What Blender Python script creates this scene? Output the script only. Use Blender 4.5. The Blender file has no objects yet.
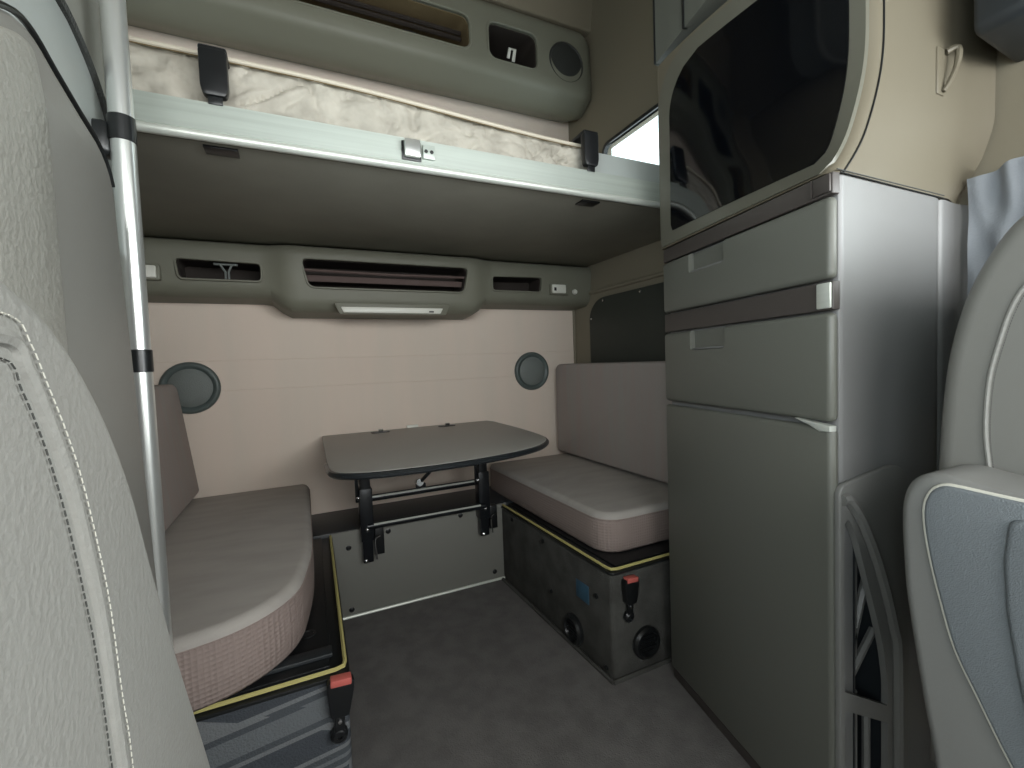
import bpy, bmesh, math, random
from mathutils import Vector, Matrix
random.seed(4)
SC = bpy.context.scene
COL = SC.collection
# ------------------------------------------------------------------ camera, world, light, exposure
cam_d = bpy.data.cameras.new('camera'); cam = bpy.data.objects.new('camera', cam_d); COL.objects.link(cam)
cam_d.sensor_width = 36; cam_d.lens = 450/1024*36; cam_d.clip_start = .02
cam.matrix_world = Matrix(((0.90396414, 0.05273433, -0.42434411, -.357),
                           (-0.42603879, 0.02612502, -0.90432761, 0),
                           (-0.03660312, 0.99826678, 0.04608295, .953), (0, 0, 0, 1)))
SC.camera = cam
w = bpy.data.worlds.new('World'); SC.world = w; w.use_nodes = True
w.node_tree.nodes['Background'].inputs[0].default_value = (.86, .94, 1, 1)
w.node_tree.nodes['Background'].inputs[1].default_value = 2.2
vs = SC.view_settings
SC.display_settings.display_device = 'sRGB'
vs.view_transform = 'Standard'; vs.look = 'None'; vs.gamma = 1; vs.use_curve_mapping = False; vs.exposure = 0.3

def area(name, loc, direction, sx, sy, power, color=(1, 1, 1), spread=180):
    d = bpy.data.lights.new(name, 'AREA'); d.shape = 'RECTANGLE'; d.size = sx; d.size_y = sy
    d.energy = power; d.color = color; d.spread = math.radians(spread)
    o = bpy.data.objects.new(name, d); COL.objects.link(o); o.location = loc
    o.rotation_euler = Vector(direction).to_track_quat('-Z', 'Y').to_euler()
    return o
# daylight entering by the windshield and by the two door windows and the bunk window
area('windshield_daylight', (0, -1.15, 1.40), (0, 1, -.20), 1.7, .75, 27, (1, .985, .96))
area('left_door_daylight', (-1.0, -.42, 1.22), (1, .5, .05), .85, .55, 8, (.88, .95, 1), 130)
area('right_door_daylight', (1.0, -.42, 1.22), (-1, .75, -.22), .85, .55, 22, (.97, .985, 1))
area('bunk_window_daylight', (.99, 1.47, 1.80), (-1, -.1, -.25), .6, .33, 1.6, (.85, .96, 1))

# ------------------------------------------------------------------ materials
def srgb(h):
    if isinstance(h, str): h = tuple(int(h[i:i+2], 16) for i in (0, 2, 4))
    return tuple(((c/255)/12.92 if c/255 <= .04045 else ((c/255+.055)/1.055)**2.4) for c in h)
MATS = {}
def mat(name, col, rough=.6, metal=0, bump=0, bscale=200, var=0, vscale=6, stretch=(1, 1, 1), spec=.5, detail=4, kind='noise', dist=.004, col2=None, coat=0):
    m = bpy.data.materials.new(name); m.use_nodes = True; MATS[name] = m
    nt = m.node_tree; b = nt.nodes['Principled BSDF']; c = srgb(col)
    b.inputs['Base Color'].default_value = (*c, 1); b.inputs['Roughness'].default_value = rough
    b.inputs['Metallic'].default_value = metal; b.inputs['Specular IOR Level'].default_value = spec
    b.inputs['Coat Weight'].default_value = coat
    def coords(s):
        tc = nt.nodes.new('ShaderNodeTexCoord'); mp = nt.nodes.new('ShaderNodeMapping')
        mp.inputs['Scale'].default_value = s; nt.links.new(tc.outputs['Object'], mp.inputs[0]); return mp.outputs[0]
    if var or col2:
        n = nt.nodes.new('ShaderNodeTexNoise'); n.inputs['Scale'].default_value = vscale; n.inputs['Detail'].default_value = 3
        nt.links.new(coords(stretch), n.inputs['Vector'])
        r = nt.nodes.new('ShaderNodeValToRGB'); r.color_ramp.elements[0].position = .36; r.color_ramp.elements[1].position = .64
        a = c; d = srgb(col2) if col2 else c
        r.color_ramp.elements[0].color = (*[max(0, x*(1-var)) for x in a], 1)
        r.color_ramp.elements[1].color = (*[min(1, x*(1+var)) for x in d], 1)
        nt.links.new(n.outputs['Fac'], r.inputs[0]); nt.links.new(r.outputs[0], b.inputs['Base Color'])
    if bump:
        if kind == 'noise':
            t = nt.nodes.new('ShaderNodeTexNoise'); t.inputs['Detail'].default_value = detail; out = t.outputs['Fac']
        else:
            t = nt.nodes.new('ShaderNodeTexVoronoi'); out = t.outputs['Distance']
            if kind == 'grid': t.inputs['Randomness'].default_value = 0
        t.inputs['Scale'].default_value = bscale; nt.links.new(coords((1, 1, 1)), t.inputs['Vector'])
        bn = nt.nodes.new('ShaderNodeBump'); bn.inputs['Strength'].default_value = bump; bn.inputs['Distance'].default_value = dist
        nt.links.new(out, bn.inputs['Height']); nt.links.new(bn.outputs[0], b.inputs['Normal'])
    return m
mat('carpet', '706e6c', .95, bump=.7, bscale=260, var=.1, vscale=18, spec=.1)
mat('carpet_box', '4c4c49', .95, bump=.6, bscale=240, var=.18, vscale=14, spec=.1)
mat('wall_fabric', 'dacdc0', .9, bump=.15, bscale=300, var=.03, vscale=5, stretch=(2.2, 2.2, .25), spec=.15, col2='d8c9bc')
mat('trim_beige', '7a7363', .62, bump=.12, bscale=350, dist=.001, spec=.3)
mat('trim_grey', '63655e', .5, bump=.14, bscale=420, dist=.001, spec=.35)
mat('console_grey', '737366', .5, bump=.12, bscale=420, dist=.001, spec=.35)
mat('cab_plastic', '62635c', .42, bump=.2, bscale=520, dist=.001, spec=.4)
mat('cab_side', '747473', .42, bump=.16, bscale=480, dist=.001, spec=.45)
mat('dark_band', '45403d', .45, spec=.4)
mat('pod_beige', '645e50', .45, bump=.12, bscale=480, dist=.001, spec=.4)
mat('frame_grey', '5e5d53', .42, bump=.1, bscale=480, dist=.001, spec=.4)
mat('smoked_glass', '04060a', .07, spec=.5)
mat('black_plastic', '141618', .35, spec=.5)
mat('black_trim', '1b1d1e', .3, spec=.5)
mat('dark_plastic', '24282b', .4, bump=.1, bscale=400, dist=.001)
mat('black_metal', '1c1f23', .3, metal=.3, spec=.6)
mat('chrome', 'd8dadb', .15, metal=1)
mat('aluminium', 'd2d6ce', .42, metal=.4, bump=.05, bscale=200, var=.04, vscale=30, stretch=(.2, .2, 4))
mat('aluminium_tube', 'dfe2df', .28, metal=.8)
mat('rail_aluminium', 'bcc4bc', .4, metal=.35, var=.05, vscale=40, stretch=(.05, 1, 3))
mat('bunk_board', '8c8b80', .6, bump=.1, bscale=120, var=.05)
mat('mattress', 'a9a498', .8, bump=.9, bscale=13, var=.07, vscale=16, kind='noise', dist=.02, detail=3, col2='b4afa3')
mat('piping', 'c9c1b0', .6)
mat('seat_fabric', 'a9a49e', .92, bump=.2, bscale=350, var=.05, vscale=6, stretch=(1, 3, 1), spec=.12)
mat('seat_fabric_back', 'a09a95', .92, bump=.2, bscale=350, var=.05, vscale=9, stretch=(1, 3, .2), spec=.12, col2='9c908b')
mat('seat_side', '92847e', .9, bump=1, bscale=110, kind='grid', dist=.003, spec=.15)
mat('leather_grey', '8c8b84', .38, bump=.6, bscale=150, dist=.003, spec=.45, detail=6)
mat('leather_smooth', '7b7a75', .42, bump=.1, bscale=300, dist=.001, spec=.4)
mat('leather_panel', '8a8984', .45, bump=.35, bscale=260, dist=.002, spec=.45)
mat('leather_dark', '6c7174', .30, bump=.4, bscale=650, dist=.0012, spec=.55, kind='vor')
mat('vinyl', '737370', .45, bump=.15, bscale=300, dist=.001, spec=.4)
mat('thread', 'bdbbb0', .7)
mat('thread_dark', '3a3b38', .7)
mat('table_top', '97958f', .42, bump=.05, bscale=300, dist=.0005, spec=.45)
mat('table_edge', '23272a', .25, spec=.6)
mat('yellow_edge', 'b9b072', .5)
mat('shade_dark', '343731', .6, bump=.15, bscale=400, dist=.001)
mat('grille', '6d7370', .55, bump=.5, bscale=300, kind='vor', dist=.002)
mat('grille_dark', '2c2e2c', .6, bump=.5, bscale=300, kind='vor', dist=.002)
mat('speaker_ring', '4f5957', .4)
mat('red_plastic', 'c0625a', .4)
mat('sticker_blue', '35566a', .5)
mat('lamp_white', 'd6d6cc', .35)
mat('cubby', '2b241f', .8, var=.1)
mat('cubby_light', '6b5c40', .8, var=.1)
mat('strap_wine', '5a4b47', .8)
mat('pink_fabric', '7a625d', .9, bump=.6, bscale=200, dist=.002)
mat('curtain', '8b8f94', .85, bump=.2, bscale=200, spec=.2)
mat('pale_gloss', 'a8aeab', .3, spec=.5)
mat('kick_grey', '787872', .55, bump=.15, bscale=300, dist=.001, spec=.3)
mat('panel_grey', '84857e', .55, bump=.1, bscale=200, spec=.3)
g = bpy.data.materials.new('window_glass'); g.use_nodes = True; MATS['window_glass'] = g
nt = g.node_tree; nt.nodes.clear()
o_ = nt.nodes.new('ShaderNodeOutputMaterial'); mx = nt.nodes.new('ShaderNodeMixShader'); mx.inputs[0].default_value = .06
tr = nt.nodes.new('ShaderNodeBsdfTransparent'); tr.inputs[0].default_value = (.93, .97, .96, 1); gl = nt.nodes.new('ShaderNodeBsdfGlossy'); gl.inputs['Roughness'].default_value = .02
nt.links.new(tr.outputs[0], mx.inputs[1]); nt.links.new(gl.outputs[0], mx.inputs[2]); nt.links.new(mx.outputs[0], o_.inputs[0])
# seat box carpet with its woven pattern of slanted bands
m = MATS['carpet_box']; 
def pattern_mat():
    m = mat('carpet_pattern', '5b5e60', .95, bump=.6, bscale=260, spec=.1)
    nt = m.node_tree; b = nt.nodes['Principled BSDF']
    tc = nt.nodes.new('ShaderNodeTexCoord'); mp = nt.nodes.new('ShaderNodeMapping'); mp.inputs['Rotation'].default_value = (0, math.radians(28), 0); mp.inputs['Scale'].default_value = (2, 2, 9)
    v = nt.nodes.new('ShaderNodeTexVoronoi'); v.feature = 'F1'; v.distance = 'CHEBYCHEV'; v.inputs['Scale'].default_value = 1.7
    r = nt.nodes.new('ShaderNodeValToRGB'); r.color_ramp.interpolation = 'CONSTANT'
    e = r.color_ramp.elements; e[0].color = (*srgb('43474c'), 1); e[1].position = .34; e[1].color = (*srgb('6d7072'), 1)
    e2 = e.new(.46); e2.color = (*srgb('4a4e52'), 1); e3 = e.new(.62); e3.color = (*srgb('63676a'), 1)
    nt.links.new(tc.outputs['Object'], mp.inputs[0]); nt.links.new(mp.outputs[0], v.inputs['Vector'])
    nt.links.new(v.outputs['Distance'], r.inputs[0]); nt.links.new(r.outputs[0], b.inputs['Base Color'])
pattern_mat()

# ------------------------------------------------------------------ helpers
def finish(o, m, smooth=35):
    o.data.materials.append(MATS[m])
    for p in o.data.polygons: p.use_smooth = True
    o.data.set_sharp_from_angle(angle=math.radians(smooth))
def obj(name, bm, m, parent=None, smooth=35):
    """bm is in place coordinates; the origin goes to the base of its bounding box (or the parent's)."""
    bmesh.ops.recalc_face_normals(bm, faces=bm.faces[:])
    me = bpy.data.meshes.new(name); 
    xs = [v.co for v in bm.verts]
    lo = Vector([min(v[i] for v in xs) for i in range(3)]); hi = Vector([max(v[i] for v in xs) for i in range(3)])
    org = Vector(((lo.x+hi.x)/2, (lo.y+hi.y)/2, lo.z))
    bmesh.ops.translate(bm, verts=bm.verts[:], vec=-org)
    bm.to_mesh(me); bm.free()
    o = bpy.data.objects.new(name, me); COL.objects.link(o)
    o.location = org
    if parent:
        o.parent = parent
        q = parent; off = Vector((0, 0, 0))
        while q: off += q.location; q = q.parent
        o.location = org - off
    finish(o, m, smooth)
    return o
def thing(name, label, cat, loc=(0, 0, 0), group=None):
    o = bpy.data.objects.new(name, None); COL.objects.link(o); o.location = loc; o.empty_display_size = .05
    o['label'] = label; o['category'] = cat
    if group: o['group'] = group
    return o
def tag(o, label, cat, group=None):
    o['label'] = label; o['category'] = cat
    if group: o['group'] = group
    return o
def struct(name, bm, m, label=None, smooth=35):
    o = obj(name, bm, m, None, smooth); o['kind'] = 'structure'
    if label: o['label'] = label; o['category'] = name.split('_')[0]
    return o
def B(): return bmesh.new()
def merge(bm, b2):
    me = bpy.data.meshes.new('t'); b2.to_mesh(me); b2.free(); bm.from_mesh(me); bpy.data.meshes.remove(me); return bm
def box(bm, x0, x1, y0, y1, z0, z1, bev=0, seg=2, M=None):
    b = B(); bmesh.ops.create_cube(b, size=1)
    for v in b.verts: v.co = Vector(((x0+x1)/2+v.co.x*(x1-x0), (y0+y1)/2+v.co.y*(y1-y0), (z0+z1)/2+v.co.z*(z1-z0)))
    if bev: bmesh.ops.bevel(b, geom=b.edges[:], offset=bev, segments=seg, profile=.5, affect='EDGES', clamp_overlap=True)
    if M is not None: b.transform(M)
    return merge(bm, b)
def round_poly(pts, r, n=5):
    """round the corners of a 2D polygon; r number or list"""
    out = []; N = len(pts)
    for i, p in enumerate(pts):
        rr = r[i] if isinstance(r, (list, tuple)) else r
        p = Vector(p); a = Vector(pts[i-1])-p; c = Vector(pts[(i+1) % N])-p
        t = min(rr, a.length*.49, c.length*.49)
        if t < 1e-4: out.append(tuple(p)); continue
        s = p+a.normalized()*t; e = p+c.normalized()*t
        for k in range(n+1):
            u = k/n; q = s*(1-u)**2+p*2*u*(1-u)+e*u*u; out.append(tuple(q))
    return out
def prism(bm, pts, axis, a0, a1, bev=0, seg=2, M=None):
    """polygon in the plane across axis, extruded from a0 to a1"""
    f = {'x': lambda p, a: (a, p[0], p[1]), 'y': lambda p, a: (p[0], a, p[1]), 'z': lambda p, a: (p[0], p[1], a)}[axis]
    b = B(); v0 = [b.verts.new(f(p, a0)) for p in pts]; v1 = [b.verts.new(f(p, a1)) for p in pts]
    F0 = b.faces.new(v0); F1 = b.faces.new(v1[::-1]); N = len(pts)
    for i in range(N): b.faces.new((v0[i], v1[i], v1[(i+1) % N], v0[(i+1) % N]))
    bmesh.ops.recalc_face_normals(b, faces=b.faces[:])
    if bev: bmesh.ops.bevel(b, geom=list(set(F0.edges) | set(F1.edges)), offset=bev, segments=seg, profile=.5, affect='EDGES', clamp_overlap=True)
    if M is not None: b.transform(M)
    return merge(bm, b)
def loft(bm, rings, caps=True, M=None):
    b = B(); R_ = [[b.verts.new(p) for p in r] for r in rings]; n = len(rings[0])
    for i in range(len(R_)-1):
        for j in range(n): b.faces.new((R_[i][j], R_[i][(j+1) % n], R_[i+1][(j+1) % n], R_[i+1][j]))
    if caps: b.faces.new(R_[0][::-1]); b.faces.new(R_[-1])
    bmesh.ops.recalc_face_normals(b, faces=b.faces[:])
    if M is not None: b.transform(M)
    return merge(bm, b)
def smooth_path(pts, n=6, closed=False):
    P_ = [Vector(p) for p in pts]; out = []; N = len(P_); rng = N if closed else N-1
    for i in range(rng):
        p0 = P_[(i-1) % N] if closed or i > 0 else P_[0]; p1 = P_[i]; p2 = P_[(i+1) % N]; p3 = P_[(i+2) % N] if closed or i+2 < N else P_[-1]
        for k in range(n):
            t = k/n; out.append(.5*((2*p1)+(-p0+p2)*t+(2*p0-5*p1+4*p2-p3)*t*t+(-p0+3*p1-3*p2+p3)*t**3))
    if not closed: out.append(P_[-1])
    return out
def tube(bm, pts, r, seg=8, closed=False, caps=True, M=None):
    P_ = [Vector(p) for p in pts]; N = len(P_); rings = []; up = None
    for i in range(N):
        if closed: t = P_[(i+1) % N]-P_[i-1]
        else: t = P_[min(i+1, N-1)]-P_[max(i-1, 0)]
        t.normalize()
        if up is None:
            up = Vector((0, 0, 1)) if abs(t.z) < .9 else Vector((1, 0, 0))
        a = (up-t*up.dot(t)).normalized(); b_ = t.cross(a); up = a
        rr = r[i] if isinstance(r, (list, tuple)) else r
        rings.append([P_[i]+(a*math.cos(2*math.pi*k/seg)+b_*math.sin(2*math.pi*k/seg))*rr for k in range(seg)])
    if closed: rings.append(rings[0]); caps = False
    return loft(bm, rings, caps, M)
def lathe(bm, c, axis, prof, seg=32, M=None):
    """prof: list of (radius, height along axis)"""
    ax = Vector(axis).normalized(); a = ax.orthogonal().normalized(); b_ = ax.cross(a); c = Vector(c); rings = []
    for r, h in prof:
        r = max(r, .0004)
        rings.append([c+ax*h+(a*math.cos(2*math.pi*k/seg)+b_*math.sin(2*math.pi*k/seg))*r for k in range(seg)])
    return loft(bm, rings, True, M)
def cut(o, cutters):
    """subtract the bmeshes in cutters (place coordinates) from object o"""
    wl = o.location.copy(); q = o.parent
    while q: wl += q.location; q = q.parent
    b = B()
    for c_ in cutters: merge(b, c_)
    bmesh.ops.recalc_face_normals(b, faces=b.faces[:])
    bmesh.ops.translate(b, verts=b.verts[:], vec=-wl)
    me = bpy.data.meshes.new('c'); b.to_mesh(me); b.free()
    co = bpy.data.objects.new('cutter', me); COL.objects.link(co)
    par = o.parent; o.parent = None; l = o.location.copy(); o.location = (0, 0, 0)
    md = o.modifiers.new('b', 'BOOLEAN'); md.object = co; md.operation = 'DIFFERENCE'; md.solver = 'EXACT'
    bpy.context.view_layer.update()
    dg = bpy.context.evaluated_depsgraph_get()
    new = bpy.data.meshes.new_from_object(o.evaluated_get(dg)); o.modifiers.clear(); o.data = new
    o.parent = par; o.location = l; bpy.data.objects.remove(co)
    for p in new.polygons: p.use_smooth = True
    new.set_sharp_from_angle(angle=math.radians(32))
def rect(x0, x1, z0, z1, r, n=5): return round_poly([(x0, z0), (x1, z0), (x1, z1), (x0, z1)], r, n)
def cup(bm, pts, y0, y1, th=.004):
    """a thin-walled tray that opens towards -y"""
    cx = sum(p[0] for p in pts)/len(pts); cz = sum(p[1] for p in pts)/len(pts)
    def sc(k): 
        L = max(abs(p[0]-cx) for p in pts); H = max(abs(p[1]-cz) for p in pts)
        return [(cx+(p[0]-cx)*(1-k/L), cz+(p[1]-cz)*(1-k/H)) for p in pts]
    o1 = sc(.0005); i1 = sc(th)
    rings = [[(p[0], y0, p[1]) for p in i1], [(p[0], y1-th, p[1]) for p in i1]]
    b = B()
    a = [b.verts.new((p[0], y1-th, p[1])) for p in i1]; c_ = [b.verts.new((p[0], y0, p[1])) for p in i1]
    d = [b.verts.new((p[0], y0, p[1])) for p in o1]; e = [b.verts.new((p[0], y1, p[1])) for p in o1]; n = len(pts)
    b.faces.new(a); b.faces.new(e)
    for q, s in ((a, c_), (c_, d), (d, e)):
        for i in range(n): b.faces.new((q[i], q[(i+1) % n], s[(i+1) % n], s[i]))
    return merge(bm, b)
def panel_with_holes(bm, axis, a0, a1, u0, u1, z0, z1, holes):
    us = sorted({u0, u1, *[h[0] for h in holes], *[h[1] for h in holes]}); zs = sorted({z0, z1, *[h[2] for h in holes], *[h[3] for h in holes]})
    for i in range(len(us)-1):
        for j in range(len(zs)-1):
            cu = (us[i]+us[i+1])/2; cz = (zs[j]+zs[j+1])/2
            if any(h[0] < cu < h[1] and h[2] < cz < h[3] for h in holes): continue
            if axis == 'x': box(bm, a0, a1, us[i], us[i+1], zs[j], zs[j+1])
            else: box(bm, us[i], us[i+1], a0, a1, zs[j], zs[j+1])
    bmesh.ops.remove_doubles(bm, verts=bm.verts[:], dist=1e-5)

# ------------------------------------------------------------------ the cab shell
b = B(); box(b, -1.05, 1.05, -1.25, 2.14, -.04, 0); struct('floor', b, 'carpet')
b = B(); box(b, -1.06, 1.06, 2.1, 2.14, 0, 2.80); struct('wall_back', b, 'wall_fabric')
b = B(); panel_with_holes(b, 'x', 1.02, 1.06, -1.25, 2.1, 0, 2.80, [(1.12, 1.79, 1.60, 1.97), (-.9, .05, .93, 1.55)]); struct('wall_right', b, 'trim_beige')
b = B(); panel_with_holes(b, 'x', -1.06, -1.02, -1.25, 2.1, 0, 2.80, [(1.12, 1.79, 1.60, 1.97), (-.9, .05, .93, 1.55)]); struct('wall_left', b, 'trim_beige')
b = B(); panel_with_holes(b, 'y', -1.25, -1.21, -1.06, 1.06, 0, 2.80, [(-.93, .93, 1.0, 1.80)]); struct('wall_front', b, 'trim_grey')
b = B(); box(b, -1.06, 1.06, -1.25, 2.14, 2.76, 2.80); struct('ceiling', b, 'trim_beige')
# bunk window: rubber frame + pane
for nm, s in (('window_1', 1), ('window_2', -1)):
    xo = 1.012 if s > 0 else -1.034
    fr = B(); ring_o = rect(1.105, 1.805, 1.585, 1.985, .05); ring_i = rect(1.12, 1.79, 1.60, 1.97, .04)
    v = [[fr.verts.new((x, p[0], p[1])) for p in r] for x, r in ((xo, ring_o), (xo, ring_i), (xo+.022, ring_i), (xo+.022, ring_o))]
    n = len(ring_o)
    for k in range(4):
        for i in range(n): fr.faces.new((v[k][i], v[k][(i+1) % n], v[(k+1) % 4][(i+1) % n], v[(k+1) % 4][i]))
    o = struct(nm, fr, 'black_trim')
    p = B(); box(p, xo+.008, xo+.014, 1.119, 1.791, 1.599, 1.971); obj('pane', p, 'window_glass', o)
for nm, s in (('window_3', 1), ('window_4', -1)):
    p = B(); box(p, s*1.04-.003, s*1.04+.003, -.9, .05, .93, 1.55); struct(nm, p, 'window_glass')
p = B(); box(p, -.93, .93, -1.233, -1.227, 1.0, 1.80); struct('window_5', p, 'window_glass')
# beige moulding above the lower right window, corner moulding, ledge behind the table
b = B(); tube(b, [(1.018, 1.1, 1.30), (1.018, 2.0, 1.30)], .010); struct('trim_1', b, 'trim_beige')
b = B(); box(b, -1.02, 1.02, 1.815, 2.1, 0, .336, .006); ledge = struct('trim_2', b, 'dark_plastic')
b = B(); tube(b, [(1.016, 2.096, .34), (1.016, 2.096, 1.24)], .008); struct('trim_3', b, 'trim_beige')
for i_, z in ((8, 1.005), (9, .885)):
    b = B(); tube(b, [(-1.01, 2.0995, z), (1.01, 2.0995, z)], .0016, 6); struct('trim_%d' % i_, b, 'wall_fabric')
# pillar beside the tall cabinet and the door-side lining in front of it
b = B(); prism(b, round_poly([(.868, .476), (.95, .482), (1.03, .47), (1.03, .60), (.868, .60)], .02), 'z', 0, 1.262); struct('trim_4', b, 'cab_side')
# lower window blind panel with its press studs
t = thing('window_blind', 'dark blind panel with silver studs covering the lower right side window', 'blind', (1.01, 1.6, .93))
b = B(); prism(b, round_poly([(1.03, .90), (1.935, .90), (1.935, 1.2), (1.86, 1.262), (1.03, 1.262)], [0, .02, .05, .06, 0], 6), 'x', 1.004, 1.018, .004); obj('panel', b, 'shade_dark', t)
for y, z in ((1.816, 1.246), (1.55, 1.248), (1.915, 1.165), (1.28, 1.248)):
    b = B(); lathe(b, (1.005, y, z), (-1, 0, 0), [(.007, 0), (.007, .003), (.004, .005), (.0005, .0055)], 14); obj('stud', b, 'chrome', t)

# front of the ledge: grey kick panel with round plugs
t = thing('kick_panel', 'flat grey panel with round plugs standing under the folding table', 'panel', (.07, 1.81, 0))
b = B(); box(b, -.285, .44, 1.803, 1.8145, .004, .335, .003); obj('board', b, 'kick_grey', t)
for x, z in ((-.225, .272), (-.075, .308), (.225, .318), (-.225, .03), (.372, .04), (.372, .285)):
    b = B(); lathe(b, (x, 1.803, z), (0, -1, 0), [(.010, 0), (.010, .002), (.006, .004), (.0005, .004)], 16); obj('plug', b, 'black_plastic', t)
b = B(); tube(b, [(-.285, 1.797, .006), (.42, 1.797, .006)], .006); obj('edge_strip', b, 'aluminium', t)

# ------------------------------------------------------------------ bench boxes, lids, cushions
def bench(side):
    L = side < 0
    t = thing('bench_box', 'grey carpeted bench base with woven pattern and yellow lined lid, left of the aisle' if L else
              'dark carpeted bench base with two round vents beside the tall cabinet', 'bench', ((-.66 if L else .73), 1.4, 0))
    if L: pl_ = [(-1.015, .975), (-.300, .975), (-.284, 1.80), (-1.015, 1.80)]; inner = [(-1.01, .985), (-.303, .985), (-.287, 1.795)]
    else: pl_ = [(1.015, 1.055), (.438, 1.055), (.416, 1.80), (1.015, 1.80)]; inner = [(1.01, 1.062), (.442, 1.062), (.420, 1.795)]
    b = B(); prism(b, round_poly(pl_, [0, .02, 0, 0]), 'z', .0, .318, .004); obj('box', b, 'carpet_pattern' if L else 'carpet_box', t)
    s = -1 if L else 1
    b = B(); prism(b, round_poly([(p[0], p[1]) for p in (pl_[0], (pl_[1][0]-s*.004, pl_[1][1]-.004), (pl_[2][0]-s*.004, pl_[2][1]), pl_[3])], [0, .02, 0, 0]), 'z', .318, .326, .002)
    obj('rubber_lip', b, 'black_trim', t)
    b = B(); prism(b, [(1.012*s, inner[0][1]+.02), (inner[1][0]+s*.03, inner[0][1]+.02), (inner[2][0]+s*.03, 1.798), (1.012*s, 1.798)], 'z', .322, .3315, .002); lid = obj('lid', b, 'black_plastic', t)
    b = B(); zz = .332
    tube(b, [(inner[0][0], inner[0][1], zz), (inner[1][0]+s*.02, inner[1][1], zz), (inner[1][0]+s*.004, inner[1][1]+.005, zz), (inner[1][0], inner[1][1]+.02, zz), (inner[2][0], inner[2][1], zz)], .0045, 6)
    obj('edge_welt', b, 'yellow_edge', t)
    if L:
        b = B(); box(b, -1.0, -.325, 1.03, 1.065, .3325, .342, .003); obj('lid_lip', b, 'dark_plastic', t)
        b = B(); lathe(b, (-.372, 1.148, .3325), (0, 0, 1), [(.017, 0), (.017, .002), (.012, .0025), (.011, .001), (.0005, .001)], 20); obj('finger_ring', b, 'black_trim', t)
        b = B(); lathe(b, (-.395, 1.62, .3325), (0, 0, 1), [(.014, 0), (.014, .002), (.0005, .0025)], 20); obj('finger_ring', b, 'black_trim', t)
    else:
        for c_, ax in (((.430, 1.255, .055), (-1, 0, -.0)), ((.558, 1.053, .085), (0, -1, 0))):
            v = B(); lathe(v, c_, ax, [(.050, -.004), (.050, .008), (.044, .016), (.038, .016), (.035, .004), (.0005, .004)], 28); o = obj('vent', v, 'black_trim', t)
            for k in range(5):
                v = B(); a = Vector(ax).normalized(); off = -.024+k*.012; hw = math.sqrt(.034**2-off*off)
                p0 = Vector(c_)+a*.008+Vector((0, 0, off)); d = Vector((0, 1, 0)) if abs(a.x) > .5 else Vector((1, 0, 0))
                tube(v, [p0-d*hw, p0+d*hw], .0026, 6); obj('slat', v, 'black_plastic', o)
        b = B(); box(b, .4325, .436, 1.17, 1.265, .176, .236, .001); obj('sticker', b, 'sticker_blue', t)
        b = B(); lathe(b, (.435, 1.13, .225), (-1, 0, 0), [(.009, 0), (.009, .004), (.0005, .006)], 14); obj('stud', b, 'black_trim', t)
        for y, z, xx in ((1.70, .295, .418), (1.45, .288, .426), (1.40, .12, .428), (1.09, .02, .436)):
            b = B(); lathe(b, (xx, y, z), (-1, 0, 0), [(.008, -.003), (.008, .005), (.0005, .007)], 12); obj('stud', b, 'black_trim', t)
        b = B(); tube(b, [(.428, 1.045, .004), (1.0, 1.045, .004)], .007, 6); tube(b, [(.404, 1.79, .004), (.428, 1.045, .004)], .007, 6); obj('edge_strip', b, 'carpet_box', t)
bench(-1); bench(1)
def cushion(name, plan, rad, z0, z1, bev, label, cat, split=.0):
    """foam block: top cloth and side band with a welt between"""
    t = thing(name, label, cat, (plan[0][0], plan[0][1], z0))
    P_ = round_poly(plan, rad, 8)
    cx = sum(p[0] for p in P_)/len(P_); cy = sum(p[1] for p in P_)/len(P_)
    def ins(k): 
        n = len(P_); o = []
        ar = sum(P_[i][0]*P_[(i+1) % n][1]-P_[(i+1) % n][0]*P_[i][1] for i in range(n)); sg = 1 if ar > 0 else -1
        for i in range(n):
            a = Vector(P_[i-1]); c_ = Vector(P_[(i+1) % n]); d = (c_-a); d.normalize(); nn = Vector((-d.y, d.x))*sg
            o.append((P_[i][0]+nn.x*k, P_[i][1]+nn.y*k))
        return o
    zs = z1-bev
    rs = []
    for k, z in ((.005, z0), (0, z0+.008), (-.002, (z0+zs)/2), (0, zs)): rs.append([(p[0], p[1], z) for p in ins(k)])
    b = B(); loft(b, rs); obj('side_band', b, 'seat_side', t, 60)
    rs = []
    for a in range(0, 91, 15):
        k = bev*(1-math.cos(math.radians(a))); z = zs+.0006+bev*math.sin(math.radians(a))
        rs.append([(p[0], p[1], z) for p in ins(k)])
    last = rs[-1]
    for f, dz in ((.75, .003), (.4, .007), (.1, .009)): rs.append([(cx+(p[0]-cx)*f, cy+(p[1]-cy)*f, last[0][2]+dz*(1)) for p in last])
    b = B(); loft(b, rs); obj('top_cloth', b, 'seat_fabric', t, 60)
    b = B(); tube(b, [(p[0], p[1], zs) for p in ins(-.0005)], .0022, 6, closed=True); obj('welt', b, 'seat_side', t)
    return t
cushion('bench_cushion', [(-1.0, 2.06), (-1.0, .92), (-.62, .945), (-.48, .975), (-.385, 1.075), (-.352, 1.30), (-.348, 2.06)], [.02, .03, .08, .08, .1, .1, .04],
        .346, .485, .022, 'grey seat cushion with dotted pinkish sides on the left bench', 'cushion')
cushion('bench_cushion', [(.995, 1.14), (.995, 2.06), (.462, 2.06), (.482, 1.14)], [.03, .02, .04, .09],
        .334, .462, .022, 'brown grey seat cushion on the right bench beside the tall cabinet', 'cushion')
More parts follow.
